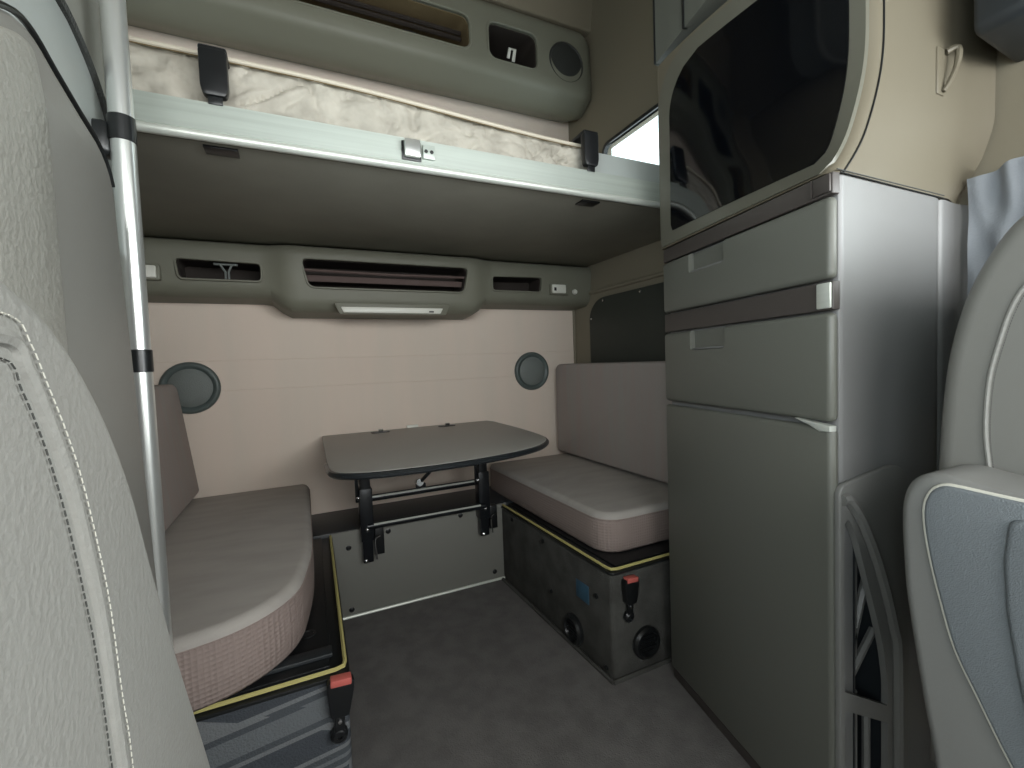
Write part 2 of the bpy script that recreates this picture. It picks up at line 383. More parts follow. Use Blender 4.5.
def backrest(x0, x1, y0, y1, z0, z1, label):
    t = thing('backrest_cushion', label, 'cushion', ((x0+x1)/2, (y0+y1)/2, z0))
    b = B(); k_ = .05*(-1 if x0 > 0 else 1)
    pts = round_poly([(y0, z0), (y1, z0), (y1, z1), (y0, z1)], [.02, .02, .045, .045], 6)
    prism(b, pts, 'x', x0, x1, .025, 4)
    for v in b.verts:
        if k_ > 0 and v.co.x > (x0+x1)/2: v.co.x -= k_*(v.co.z-z0)/(z1-z0)
    obj('pad', b, 'seat_fabric_back', t, 60)
    xf = x0 if x0 > 0 else x1; s = -1 if x0 > 0 else 1
    b = B(); pts = round_poly([(y0+.012, z0+.012), (y1-.012, z0+.012), (y1-.012, z1-.012), (y0+.012, z1-.012)], [.02, .02, .04, .04], 6)
    tube(b, [(xf-s*.004-(k_*(p[1]-z0)/(z1-z0) if k_ > 0 else 0), p[0], p[1]) for p in pts], .003, 6, closed=True); obj('welt', b, 'seat_fabric_back', t)
backrest(.862, .995, 1.13, 2.06, .478, .94, 'upright brown grey backrest cushion against the right side wall')
backrest(-.995, -.728, 1.13, 2.07, .500, .922, 'upright grey backrest cushion behind the metal pole on the left')

# seat belt buckles hanging on the bench fronts
def buckle(x, y, z, tilt, label):
    t = thing('seat_belt_buckle', label, 'seat belt', (x, y, z), 'seat belt buckles on the bench fronts')
    M = Matrix.Translation((x, y, z)) @ Matrix.Rotation(tilt, 4, 'Y')
    b = B(); prism(b, round_poly([(-.018, -.005), (-.026, .05), (-.026, .068), (.026, .068), (.026, .05), (.018, -.005)], .006, 3), 'y', -.012, .010, .003, 2, M); obj('housing', b, 'black_plastic', t)
    b = B(); box(b, -.020, .020, -.014, .008, .060, .074, .002, 2, M); obj('release_button', b, 'red_plastic', t)
    b = B(); box(b, -.010, .010, -.006, .004, -.045, .0, .002, 2, M); obj('stem', b, 'black_plastic', t)
    b = B(); lathe(b, (0, .008, -.048), (0, -1, 0), [(.017, 0), (.017, .010), (.011, .016), (.005, .016), (.005, .010), (.0005, .010)], 20, M); obj('anchor', b, 'black_plastic', t)
    b = B(); lathe(b, (0, -.006, -.016), (0, -1, 0), [(.004, 0), (.004, .003), (.0005, .004)], 12, M); obj('rivet', b, 'chrome', t)
buckle(-.320, .960, .258, math.radians(4), 'black red button seat belt buckle on the patterned left bench front')
buckle(.492, 1.042, .236, math.radians(3), 'black seat belt buckle hanging on the shadowed right bench front')

# ------------------------------------------------------------------ folding table
t = thing('folding_table', 'dark grey folding table with rounded corners and black metal frame', 'table', (.1, 1.8, .336))
plan = [(-.286, 2.06), (-.298, 1.46), (-.285, 1.32), (-.20, 1.262), (-.04, 1.246), (.12, 1.256), (.273, 1.292), (.385, 1.355), (.46, 1.47), (.485, 1.70), (.485, 2.06)]
P_ = [tuple(p)[:2] for p in smooth_path([(p[0], p[1], 0) for p in plan[1:-1]], 5)]
P_ = round_poly([(-.286, 2.07)], 0)+P_+[(.485, 2.02), (.47, 2.07)]
b = B(); prism(b, P_, 'z', .652, .674, .0035, 2); top = obj('table_top', b, 'table_top', t)
b = B(); tube(b, [(p[0], p[1], .6625) for p in P_[1:-1]], .0095, 10); obj('edge_moulding', b, 'table_edge', t)
for x in (-.055, .245):
    b = B(); prism(b, rect(x-.040, x+.040, 1.99, 2.03, .018), 'z', .6735, .677, .001); o = obj('hinge_slot', b, 'black_plastic', t)
    b = B(); tube(b, [(x-.008, 2.01, .682), (x+.012, 2.01, .682)], .007, 8); obj('pin', b, 'chrome', o)
b = B(); box(b, .076, .128, 2.075, 2.092, .660, .684, .003); obj('wall_catch', b, 'lamp_white', t)
b = B(); prism(b, [(-.21, .652), (.36, .652), (.30, .618), (-.12, .618)], 'y', 1.45, 1.80, .003); obj('under_tray', b, 'vinyl', t)
for x, hz in ((-.158, .215), (.320, .225)):
    b = B(); box(b, x-.019, x+.019, 1.762, 1.80, hz, .652, .003); leg = obj('leg', b, 'black_metal', t)
    b = B(); box(b, x-.024, x+.024, 1.755, 1.806, .30, .50, .003); obj('sleeve', b, 'black_metal', leg)
    b = B(); box(b, x+.028, x+.062, 1.772, 1.8025, hz+.02, .345, .003); obj('wall_bracket', b, 'black_plastic', leg)
    b = B(); tube(b, smooth_path([(x+.030, 1.755, hz+.01), (x+.026, 1.752, .30), (x+.045, 1.752, .315)], 4), .0035, 6); obj('spring_wire', b, 'chrome', leg)
    for z, dx in ((.60, -.028), (.56, -.028), (.47, -.028), (.345, .0), (hz+.012, -.01)):
        b = B(); lathe(b, (x+dx, 1.758, z), (0, -1, 0), [(.008, 0), (.008, .006), (.004, .009), (.0005, .010)], 12); obj('bolt', b, 'chrome', leg)
    b = B(); box(b, x-.036, x-.024, 1.765, 1.775, .45, .64, .002); obj('side_rail', b, 'black_metal', leg)
for z, y in ((.452, 1.795), (.356, 1.758)):
    b = B(); tube(b, [(-.158, y, z), (.320, y, z)], .013, 12); obj('crossbar', b, 'black_metal', t)
    b = B(); tube(b, [(-.135, y-.012, z+.008), (.297, y-.012, z+.008)], .004, 6); obj('crossbar_strip', b, 'aluminium', t)
b = B(); tube(b, [(.055, 1.79, .485), (.16, 1.66, .640)], .0075, 8); o = obj('gas_strut', b, 'table_edge', t)
b = B(); tube(b, [(.054, 1.775, .49), (.052, 1.80, .485)], .015, 10); obj('strut_joint', b, 'chrome', o)
b = B(); box(b, .04, .08, 1.785, 1.80, .455, .482, .003); obj('strut_bracket', b, 'black_metal', o)

# ------------------------------------------------------------------ round wall speakers
def speaker(x, z, r, label, y=2.098, ring='speaker_ring', gr='grille'):
    t = thing('wall_speaker', label, 'speaker', (x, y, z-r))
    b = B(); lathe(b, (x, y, z), (0, -1, 0), [(r, 0), (r, .006), (r*.96, .013), (r*.90, .016), (r*.82, .014), (r*.76, .006), (r*.70, .004), (.001, .004)], 48); obj('rim', b, ring, t, 50)
    b = B(); lathe(b, (x, y, z), (0, -1, 0), [(r*.74, .004), (r*.74, .010), (r*.6, .017), (r*.4, .021), (.001, .022)], 48); obj('grille', b, gr, t, 50)
speaker(-.742, .903, .100, 'round grey speaker on the back wall behind the left backrest')
speaker(.744, .908, .100, 'round grey speaker on the back wall right of the table')

# ------------------------------------------------------------------ console under the bunk
def console(name, label, prof, cut_list, liners, mat_, n=41, x0=-1.018, x1=1.018):
    t = thing(name, label, 'shelf', (0, 2.0, min(p[1] for p in prof(0))))
    rings = []
    for i in range(n):
        x = x0+(x1-x0)*i/(n-1); rings.append([(x, p[0], p[1]) for p in prof(x)])
    b = B(); loft(b, rings); o = obj('shell', b, mat_, t, 50)
    cs = []
    for pts, y0, y1 in cut_list:
        c_ = B(); prism(c_, pts, 'y', y0, y1); cs.append(c_)
    cut(o, cs)
    for (pts, y0, y1), lm in zip(cut_list, liners):
        b = B(); cup(b, pts, y0 if y0 > 1.75 else y0, y1-.001); obj('cubby', b, lm, t)
    return t
def sstep(a, c_, x): u = max(0, min(1, (x-a)/(c_-a))); return u*u*(3-2*u)
def cprof(x):
    k = 1-sstep(.375, .455, abs(x))
    pts = [(2.099, 1.434), (1.94-.03*k, 1.432), (1.925-.03*k, 1.405), (1.945-.03*k, 1.265-.05*k), (1.975-.03*k, 1.236-.054*k), (2.099, 1.228-.054*k)]
    return round_poly(pts, [0, .012, .02, .02, .02, 0], 3)
cl = [(round_poly([(-.735, 1.366), (-.468, 1.360), (-.468, 1.292), (-.725, 1.292)], .018, 5), 1.938, 2.07),
      (round_poly([(-.335, 1.384), (.345, 1.384), (.320, 1.272), (-.310, 1.272)], .028, 5), 1.908, 2.07),
      (round_poly([(.468, 1.360), (.735, 1.366), (.725, 1.292), (.468, 1.292)], .018, 5), 1.938, 2.07)]
cl = [(p, y0-.06, y1) for p, y0, y1 in cl]
t = thing('overhead_console', 'grey console with three storage openings under the bunk', 'shelf', (0, 2.0, 1.18))
rings = [[(x, p[0], p[1]) for p in cprof(x)] for x in [-1.018+2.036*i/60 for i in range(61)]]
b = B(); loft(b, rings); o = obj('shell', b, 'console_grey', t, 50)
cs = []
for pts, y0, y1 in cl:
    c_ = B(); prism(c_, pts, 'y', y0, y1); cs.append(c_)
cut(o, cs)
for (pts, y0, y1) in cl:
    b = B(); cup(b, pts, y0+.075, y1-.001); cub = obj('cubby', b, 'cubby', t)
    b = B(); rim = [(p[0], y0+.062-(.0 if abs(sum(q[0] for q in pts)) > 3 else .0), p[1]) for p in pts]
    rim = [(p[0], y0+.055, p[1]) for p in pts]
    tube(b, rim, .004, 6, closed=True); obj('opening_rim', b, 'console_grey', t)
b = B(); tube(b, [(-.33, 1.935, 1.345), (0, 1.93, 1.340), (.34, 1.935, 1.345)], .006, 6); obj('retaining_cord', b, 'strap_wine', t)
b = B(); box(b, -.33, .335, 1.955, 1.962, 1.305, 1.33, .003); obj('retaining_band', b, 'strap_wine', t)
b = B(); tube(b, [(-.62, 1.95, 1.352), (-.545, 1.95, 1.352)], .004, 6); tube(b, [(-.60, 1.95, 1.35), (-.585, 1.95, 1.325), (-.585, 1.95, 1.30)], .004, 6); tube(b, [(-.565, 1.95, 1.35), (-.575, 1.95, 1.325), (-.575, 1.95, 1.30)], .004, 6); obj('clip', b, 'grille', t)
# reading lights on the console, strip light under its middle
for s, lb in ((-1, 'small pale switch light at the left end of the under bunk console, beside the pole'), (1, 'white rectangular reading light at the right end of the under bunk console')):
    t = thing('reading_light', lb, 'light', (s*.826, 1.93, 1.28))
    b = B(); prism(b, rect(s*.826-.052, s*.826+.052, 1.283, 1.338, .008, 3), 'y', 1.922, 1.945, .003); obj('bezel', b, 'console_grey', t)
    b = B(); prism(b, rect(s*.820-.040, s*.820+.036, 1.289, 1.331, .006, 3), 'y', 1.914, 1.930, .003); obj('lens', b, 'lamp_white', t)
    b = B(); box(b, s*.81-.022, s*.81-.010, 1.911, 1.917, 1.300, 1.316, .001); obj('switch', b, 'black_trim', t)
    b = B(); lathe(b, (s*.918, 1.936, 1.300), (0, -1, .15), [(.013, 0), (.013, .008), (.010, .013), (.0005, .014)], 18); obj('knob', b, 'lamp_white', t)
t = thing('strip_light', 'slim pale strip light under the middle of the console', 'light', (0, 1.93, 1.17))
b = B(); prism(b, round_poly([(-.225, 1.215), (.245, 1.215), (.225, 1.170), (-.205, 1.170)], .008, 3), 'y', 1.885, 1.916, .004); obj('housing', b, 'console_grey', t)
b = B(); prism(b, round_poly([(-.200, 1.198), (.212, 1.198), (.200, 1.176), (-.190, 1.176)], .004, 3), 'y', 1.879, 1.89, .002); obj('lens', b, 'lamp_white', t)
b = B(); box(b, .15, .17, 1.876, 1.881, 1.180, 1.186, .001); obj('switch', b, 'black_trim', t)

# ------------------------------------------------------------------ upper bunk
t = thing('upper_bunk', 'upper bunk board with a wide aluminium front rail', 'bunk', (0, 1.5, 1.437))
b = B(); box(b, -1.015, 1.015, 1.135, 2.095, 1.437, 1.462, .002); obj('board', b, 'bunk_board', t)
b = B(); prism(b, [(1.112, 1.442), (1.104, 1.448), (1.104, 1.472), (1.108, 1.474), (1.108, 1.506), (1.116, 1.510), (1.136, 1.510), (1.136, 1.442)], 'x', -.66, 1.0, .001); obj('rail', b, 'rail_aluminium', t)
b = B(); tube(b, [(-.66, 1.113, 1.440), (1.0, 1.113, 1.440)], .0105, 12); obj('rail_bead', b, 'aluminium', t)
for x in (-.485, .468):
    b = B(); box(b, x-.032, x+.032, 1.145, 1.185, 1.432, 1.4368, .001); obj('bracket', b, 'black_plastic', t)
b = B(); box(b, .47, 1.005, 1.150, 1.60, 1.4625, 1.588, .006); obj('end_panel', b, 'pale_gloss', t)
t = thing('rail_latch', 'square silver latch on the bunk front rail', 'latch', (-.07, 1.10, 1.44))
b = B(); box(b, -.104, -.066, 1.086, 1.103, 1.456, 1.497, .003); obj('push_plate', b, 'aluminium_tube', t)
b = B(); box(b, -.109, -.062, 1.1005, 1.1035, 1.451, 1.496, .001); obj('shadow_gap', b, 'black_plastic', t)
b = B(); box(b, -.058, -.029, 1.096, 1.1035, 1.459, 1.492, .001); o = obj('plate', b, 'rail_aluminium', t)
for x in (-.051, -.037):
    b = B(); lathe(b, (x, 1.0965, 1.476), (0, -1, 0), [(.0045, 0), (.0045, .002), (.0005, .003)], 12); obj('screw', b, 'grille_dark', o)
# mattress
t = thing('mattress', 'cream quilted mattress lying on the upper bunk', 'mattress', (-.25, 1.5, 1.463))
from mathutils import noise
def mt(x): return 1.5945+.030*(1-sstep(-.35, .44, x))
b = B(); N = 320; rings = []
prof = round_poly([(1.146, 1.464), (1.146, 1.600), (1.92, 1.605), (1.92, 1.464)], [.02, .03, .03, .02], 4)
prof2 = []
for i, p in enumerate(prof):
    q = prof[(i+1) % len(prof)]; d = (Vector(q)-Vector(p)).length
    k = max(1, int(d/(.0055 if p[0] < 1.2 and q[0] < 1.2 else .04)))
    for j in range(k): prof2.append((p[0]+(q[0]-p[0])*j/k, p[1]+(q[1]-p[1])*j/k))
def crease(v): return (1-min(1, abs(noise.noise(v))*2.6))**3
for i in range(N+1):
    x = -1.0+1.462*i/N; r = []
    for y, z in prof2:
        wv = Vector((x*5+z*4, y*3, z*9-x*3)); q = wv+Vector((noise.noise(wv*1.3), 0, noise.noise(wv*1.3+Vector((7, 3, 1)))))*1.1
        h = noise.noise(Vector((x*9, y*9, z*14)))*.006+noise.noise(q*4)*.007-crease(q*1.5)*.012-crease(q*3.1+Vector((4, 4, 4)))*.007
        dy = -1 if y < 1.16 else (1 if y > 1.91 else 0)
        up = (z-1.464)/.136*(mt(x)-1.5945)
        r.append((x, max(1.138, y+h*dy+.001), z+up))
    rings.append(r)
loft(b, rings); obj('quilt', b, 'mattress', t, 80)
b = B(); tube(b, [(-1.0+1.46*i/80, 1.149, mt(-1.0+1.46*i/80)) for i in range(81)], .005, 8); obj('piping', b, 'piping', t)
b = B(); tube(b, [(-1.0+1.46*i/80, 1.1435, mt(-1.0+1.46*i/80)-.009) for i in range(81)], .0014, 6); obj('seam', b, 'cubby_light', t)
for x, lb in ((-.484, 'black belt buckle hooked over the left end of the mattress'), (.442, 'black belt buckle at the right end of the mattress, by the bright window')):
    t = thing('bunk_belt', lb, 'belt', (x, 1.10, 1.49), 'bunk restraint belt buckles')
    b = B(); prism(b, round_poly([(x-.020, 1.518), (x+.020, 1.518), (x+.025, 1.535), (x+.025, 1.612), (x-.025, 1.612), (x-.025, 1.535)], .007, 3), 'y', 1.098, 1.120, .004); obj('housing', b, 'black_plastic', t)
    b = B(); box(b, x-.025, x+.025, 1.10, 1.20, 1.606, 1.618, .004); obj('hook', b, 'black_plastic', t)
    b = B(); box(b, x-.013, x+.013, 1.104, 1.107, 1.503, 1.522, .001); obj('webbing', b, 'black_trim', t)

# ------------------------------------------------------------------ overhead cabinet above the bunk
t = thing('overhead_cabinet', 'long grey overhead cabinet with openings high above the mattress', 'cabinet', (0, 1.97, 2.12))
rings = []
prof = round_poly([(2.099, 2.225), (1.955, 2.165), (1.855, 2.225), (1.845, 2.26), (1.855, 2.52), (1.90, 2.56), (2.099, 2.56)], [0, .05, .05, .02, .03, .02, 0], 4)
for i, x in enumerate([-1.015, -1.0, -.97]+[-.95+1.88*k/20 for k in range(21)]+[.955, .98, 1.0, 1.012]):
    e = max(0, abs(x)-.945)/.07; sh = e*e*.06
    rings.append([(x, 2.099-(2.099-p[0])*(1-sh*2.0), 2.33+(p[1]-2.33)*(1-sh*2.4)) for p in prof])
b = B(); loft(b, rings); o = obj('shell', b, 'console_grey', t, 55)
cl = [(rect(-.375, .375, 2.292, 2.440, .045), 1.80, 2.08), (rect(.455, .702, 2.282, 2.445, .045), 1.80, 2.08), (rect(-.702, -.455, 2.282, 2.445, .045), 1.80, 2.08)]
cs = []
for pts, y0, y1 in cl:
    c_ = B(); prism(c_, pts, 'y', y0, y1); cs.append(c_)
cut(o, cs)
for k, (pts, y0, y1) in enumerate(cl):
    b = B(); cup(b, pts, 1.868, y1-.001); obj('cubby', b, 'cubby_light' if k == 0 else 'cubby', t)
    b = B(); tube(b, [(p[0], 1.849, p[1]) for p in pts], .006, 6, closed=True); obj('opening_rim', b, 'console_grey', t)
b = B()
for z in (2.385, 2.41): tube(b, [(-.36, 1.93, z), (.36, 1.93, z)], .009, 6)
obj('retaining_bar', b, 'cubby', t)
for s in (1, -1):
    b = B(); lathe(b, (s*.855, 1.852, 2.358), (0, -1, 0), [(.094, -.004), (.094, .004), (.088, .007), (.084, .003), (.06, .006), (.0005, .007)], 36); obj('speaker_grille', b, 'grille_dark', t, 50)
b = B(); tube(b, [(.575, 1.90, 2.34), (.575, 1.88, 2.37), (.60, 1.88, 2.37), (.60, 1.90, 2.33)], .008, 6); obj('clip', b, 'lamp_white', t)
t = tag(obj('cable_bundle', tube(B(), smooth_path([(-.30, 1.89, 2.302), (-.18, 1.875, 2.312), (-.10, 1.90, 2.315), (-.02, 1.88, 2.304), (.02, 1.92, 2.302)], 5), .008, 8), 'black_plastic'), 'black cable bundle lying in the overhead cabinet opening', 'cable')
t = tag(obj('loose_bracket', prism(B(), round_poly([(.09, 2.297), (.22, 2.297), (.20, 2.318), (.13, 2.330), (.09, 2.326)], .006, 2), 'y', 1.88, 1.93, .003), 'black_plastic'), 'small black object lying in the overhead cabinet opening', 'object')

b = B(); prism(b, round_poly([(1.88, 2.562), (2.10, 2.562), (2.10, 2.76), (1.84, 2.76)], [.01, 0, 0, 0]), 'x', -1.02, 1.02); struct('trim_10', b, 'trim_beige')
# ------------------------------------------------------------------ tall cabinet on the right
FM = Matrix(((.2258, -.9741, 0, .4815), (.9741, .2258, 0, .4745), (0, 0, 1, 0), (0, 0, 0, 1)))   # local x runs to the far edge, y faces the aisle
def F(x, y=0, z=0): return FM @ Vector((x, y, z))
t = thing('tall_cabinet', 'tall grey plastic cabinet with two drawers over a large door', 'cabinet', (.75, .75, 0))
a = F(.006, -.022); c_ = F(.535, -.022)
b = B(); prism(b, round_poly([(a.x+.004, a.y), (.868, .475), (1.0, .60), (1.0, 1.02), (c_.x, c_.y)], [.015, .03, 0, 0, 0], 4), 'z', 0, 1.262); CAB_BODY = obj('body', b, 'cab_side', t)
def front(name, z0, z1, m, y1=.0, x0=.0, x1=.538, bev=.009, parent=t, y0=-.021):
    b = B(); box(b, x0, x1, y0, y1, z0, z1, bev, 4, FM); return obj(name, b, m, parent, 50)
front('door', .03, .818, 'cab_plastic', bev=.012)
front('plinth', .0, .028, 'dark_band', -.006, .01, .53, .002)
def drawer(z0, z1):
    d = front('drawer', z0, z1, 'cab_plastic', bev=.012)
    c_ = B(); prism(c_, rect(.275, .410, z1-.052, z1+.02, .010, 3), 'y', -.018, .03, 0, 2, FM)
    cut(d, [c_])
    b = B(); prism(b, rect(.277, .408, z1-.050, z1-.002, .008, 3), 'y', -.0179, -.0150, 0, 2, FM); g_ = obj('grip', b, 'cab_plastic', d)
    b = B(); box(b, .280, .405, -.0165, -.003, z1-.051, z1-.046, .002, 2, FM); obj('grip_lip', b, 'cab_side', d)
drawer(1.080, 1.222); drawer(.828, 1.022)
front('upper_band', 1.225, 1.262, 'dark_band', -.005, .0, .538, .002)
front('lower_band', 1.026, 1.076, 'dark_band', -.005, .0, .538, .002)
b = B(); box(b, .002, .030, -.006, -.001, 1.029, 1.074, .002, 2, FM); obj('badge_plate', b, 'aluminium', t)
b = B(); box(b, .002, .036, -.006, -.001, 1.229, 1.260, .002, 2, FM); box(b, .038, .041, -.006, -.0005, 1.229, 1.260, 0, 2, FM); obj('end_cap', b, 'dark_band', t)
b = B(); prism(b, [(.0, .822), (.075, .829), (.04, .818), (.022, .810), (.0, .812)], 'y', -.012, .003, .001, 2, FM); obj('hinge', b, 'aluminium', t)
b = B(); tube(b, [(a.x, a.y-.005, 1.262), (.868, .473, 1.262)], .0012, 6); obj('top_seam', b, 'black_trim', t)

# rounded upper cabinet with smoked door
t = thing('curved_cabinet', 'rounded beige upper cabinet with a smoked black glass door', 'cabinet', (.75, .75, 1.262))
rz = [(1.255, 0), (1.27, .012), (1.30, .040), (1.34, .070), (1.40, .100), (1.46, .122), (1.52, .133), (1.60, .134), (1.70, .130), (1.80, .12), (2.62, .11)]
def sstep(a, c_, x): u = max(0, min(1, (x-a)/(c_-a))); return u*u*(3-2*u)
rz = [(p[0], p[1]) for p in smooth_path([(a_, v_, 0) for a_, v_ in rz[:-1]], 5)]+[rz[-1]]
def lerp(tb, z):
    for (a0, v0), (a1, v1) in zip(tb, tb[1:]):
        if z <= a1: u = max(0, (z-a0)/(a1-a0)); return v0+(v1-v0)*u
    return tb[-1][1]
def rec(xl, z): return lerp(rz, z)*max(0, 1-xl/.54)**1.5
def S(xl, z, off=0):
    p = F(xl, off); return Vector((p.x+rec(xl, z), p.y, z))
Xr = [(1.255, .872), (1.28, .93), (1.31, .985), (1.36, 1.012), (2.7, 1.014)]
zl = [1.264]+[1.27+.0115*k for k in range(44)]+[1.775]
rings = []
for z in zl:
    r = [S(.02+.52*k/14, z) for k in range(15)]
    q = S(0, z)
    r = [Vector((q.x+.028, .4745, z)), Vector((q.x+.012, .479, z)), Vector((q.x+.004, .488, z))]+r
    r += [Vector((1.012, 1.0, z)), Vector((1.012, .50, z)), Vector((lerp(Xr, z), .474-.03*sstep(1.3, 1.45, z), z)), Vector((lerp(Xr, z)-.06, .4735-.006*sstep(1.3, 1.45, z), z))]
    rings.append(r)
b = B(); loft(b, rings); obj('body', b, 'pod_beige', t, 60)
# seam line on the near face
b = B(); tube(b, [(S(0, z).x+.030, .4735, z) for z in zl], .0018, 6); obj('seam', b, 'black_trim', t)
b = B(); tube(b, [(.50, .4735, 1.268), (.872, .4735, 1.268)], .0012, 6); obj('lower_seam', b, 'thread_dark', t)
# frame ring and glass following the bowed face
def face_sheet(bm, outline_fn, z0, z1, o0, o1, nz=26, nx=16):
    rr = []
    for i in range(nz+1):
        z = z0+(z1-z0)*i/nz; xa, xb = outline_fn(z)
        rr.append([S(xa+(xb-xa)*k/nx, z, o1) for k in range(nx+1)]+[S(xb-(xb-xa)*k/nx, z, o0) for k in range(nx+1)])
    return loft(bm, rr)
def arch(x0, x1, z0, z1, r):
    def f(z):
        e = 0
        if z > z1-r: e = r-math.sqrt(max(0, r*r-(z-(z1-r))**2))
        d = 0
        if z < z0+.03: d = .03-math.sqrt(max(0, .03**2-(z0+.03-z)**2))
        return x0+e*.4+d*.5, x1-e-d*.3
    return f
b = B(); face_sheet(b, arch(.010, .535, 1.268, 1.765, .13), 1.268, 1.764, -.004, .004); dr = obj('door', b, 'frame_grey', t, 60)
b = B(); face_sheet(b, arch(.036, .482, 1.300, 1.722, .12), 1.300, 1.7215, .002, .0065); obj('glass', b, 'smoked_glass', dr, 60)
# wall part above it
b = B(); prism(b, [tuple(F(.0)[:2]), tuple(F(.555)[:2]), (1.016, 1.02), (1.016, .50)], 'z', 1.79, 2.75); up = struct('trim_5', b, 'trim_grey')
b = B(); box(b, .548, .552, -.02, .004, 1.79, 2.75, 0, 1, FM); box(b, .408, .414, -.01, .004, 1.79, 2.75, 0, 1, FM); struct('trim_6', b, 'black_trim')
# coat hook and cap on the upper cabinet's near face
t = thing('coat_hook', 'small beige coat hook on the near face of the curved cabinet', 'hook', (.85, .46, 1.45))
b = B(); box(b, .826, .856, .467, .4738, 1.462, 1.555, .003); obj('back_plate', b, 'pod_beige', t)
b = B(); tube(b, smooth_path([(.86, .467, 1.55), (.872, .453, 1.553), (.868, .453, 1.52), (.852, .458, 1.485), (.844, .465, 1.468)], 4), [.006]*8+[.005]*5+[.0045]*4, 8); obj('peg', b, 'pod_beige', t)
t = tag(obj('trim_screw', lathe(B(), (.962, .4745, 1.494), (0, -1, 0), [(.008, 0), (.008, .003), (.0005, .005)], 14), 'chrome'), 'tiny bright screw head right of the coat hook', 'screw')
# dark overhead speaker box by the right door top
b = B(); prism(b, round_poly([(.835, 1.545), (1.018, 1.535), (1.018, 2.0), (.825, 2.0)], [.02, 0, 0, 0], 4), 'y', .33, .42, .01, 3)
tag(obj('overhead_locker', b, 'dark_plastic'), 'dark grey overhead unit above the right door', 'cabinet')

# open strut frame on the side of the tall cabinet
t = thing('storage_rack', 'grey plastic open rack with a curved strut on the side of the tall cabinet', 'rack', (.56, .44, 0))
b = B(); outer = [(.487, 0), (.487, .706), (.50, .718), (.672, .735), (.72, .70), (.72, 0)]
prism(b, round_poly(outer, [0, .010, .02, .03, .06, 0], 5), 'y', .463, .4738, .003, 3); o = obj('panel', b, 'vinyl', t)
hole1 = round_poly([(.499, .340), (.499, .645), (.512, .655), (.535, .620), (.553, .575), (.590, .480), (.625, .385), (.640, .310), (.640, .262)], [.006, .012, .010, .02, .03, .03, .03, .02, .006], 4)
hole2 = round_poly([(.499, .02), (.499, .305), (.640, .228), (.640, .02)], [.006, .006, .006, .006], 4)
c1 = B(); prism(c1, hole1, 'y', .42, .49); c2 = B(); prism(c2, hole2, 'y', .42, .49)
cut(o, [c1, c2])
cav = rect(.476, .66, .012, .675, .008)
cc = B(); prism(cc, [(.548, .012), (.66, .012), (.66, .675), (.548, .675)], 'y', .46, .545); cut(CAB_BODY, [cc])
b = B(); box(b, .550, .658, .536, .544, .014, .673); box(b, .550, .554, .4745, .536, .014, .673); box(b, .654, .658, .4745, .536, .014, .673); box(b, .554, .654, .4745, .536, .014, .019); obj('side_recess', b, 'dark_plastic', CAB_BODY.parent)
b = B(); tube(b, smooth_path([(.492, .463, .692), (.510, .461, .688), (.55, .460, .640), (.605, .460, .540), (.652, .460, .42), (.667, .460, .345), (.670, .460, .02)], 5), .010, 8); obj('strut', b, 'vinyl', t)
b = B()
for p, q in (((.575, .49, .64), (.575, .49, .37)), ((.640, .49, .56), (.565, .49, .38)), ((.565, .49, .33), (.645, .49, .40)), ((.575, .49, .30), (.575, .49, .03)), ((.62, .49, .25), (.62, .49, .03))): tube(b, [p, q], .007, 6)
obj('inner_ribs', b, 'vinyl', t)

# ------------------------------------------------------------------ pole and left side linings
t = thing('grab_pole', 'bright aluminium pole with black bands standing left of the bench', 'pole', (-.597, .92, 0))
PX, PY = -.592, .92
b = B(); tube(b, [(PX, PY, .0), (PX, PY, 2.75)], .0165, 20); obj('tube', b, 'aluminium_tube', t, 60)
for z0, z1 in ((1.325, 1.365), (.960, .997)):
    b = B(); lathe(b, (PX, PY, z0), (0, 0, 1), [(.0160, 0), (.0180, .001), (.0180, z1-z0-.001), (.0160, z1-z0)], 24); obj('band', b, 'black_trim', t)
b = B(); box(b, PX-.085, PX-.013, PY-.012, PY+.02, 1.30, 1.355, .010, 3); obj('clamp', b, 'black_trim', t)
b = B(); lathe(b, (PX, PY, 0), (0, 0, 1), [(.030, 0), (.030, .006), (.018, .012), (.0166, .012)], 24); obj('foot', b, 'black_trim', t)

LP = [(.46, 0), (.46, 1.20), (.475, 1.235), (.498, 1.249), (.543, 1.271), (.575, 1.274), (.614, 1.263), (.669, 1.249), (.724, 1.234), (.757, 1.198), (.766, 1.123), (.782, .991), (.797, .845), (.815, .67), (.830, .532), (.845, .303), (.85, 0)]
t = thing('side_locker', 'tall grey grained side panel with a curved black edged top, left of the pole', 'panel', (-.79, .6, 0))
LP2 = [tuple(p)[:2] for p in smooth_path([(p[0], p[1], 0) for p in LP[2:]], 3)]
b = B(); prism(b, LP2+[(.47, 0)], 'x', -1.018, -.562, .012, 3); obj('body', b, 'leather_smooth', t, 50)
b = B(); tube(b, [(-.566, p[0]+.004, p[1]+.004) for p in LP2 if p[1] > 1.185], .003, 8); obj('edge_gasket', b, 'black_trim', t)
b = B(); prism(b, round_poly([(.455, 0), (.57, 0), (.565, 1.20), (.545, 1.255), (.50, 1.235), (.455, 1.20)], [0, .02, .03, .02, .02, 0], 3), 'x', -.60, -.552, .010, 4); obj('padded_face', b, 'leather_grey', t, 50)
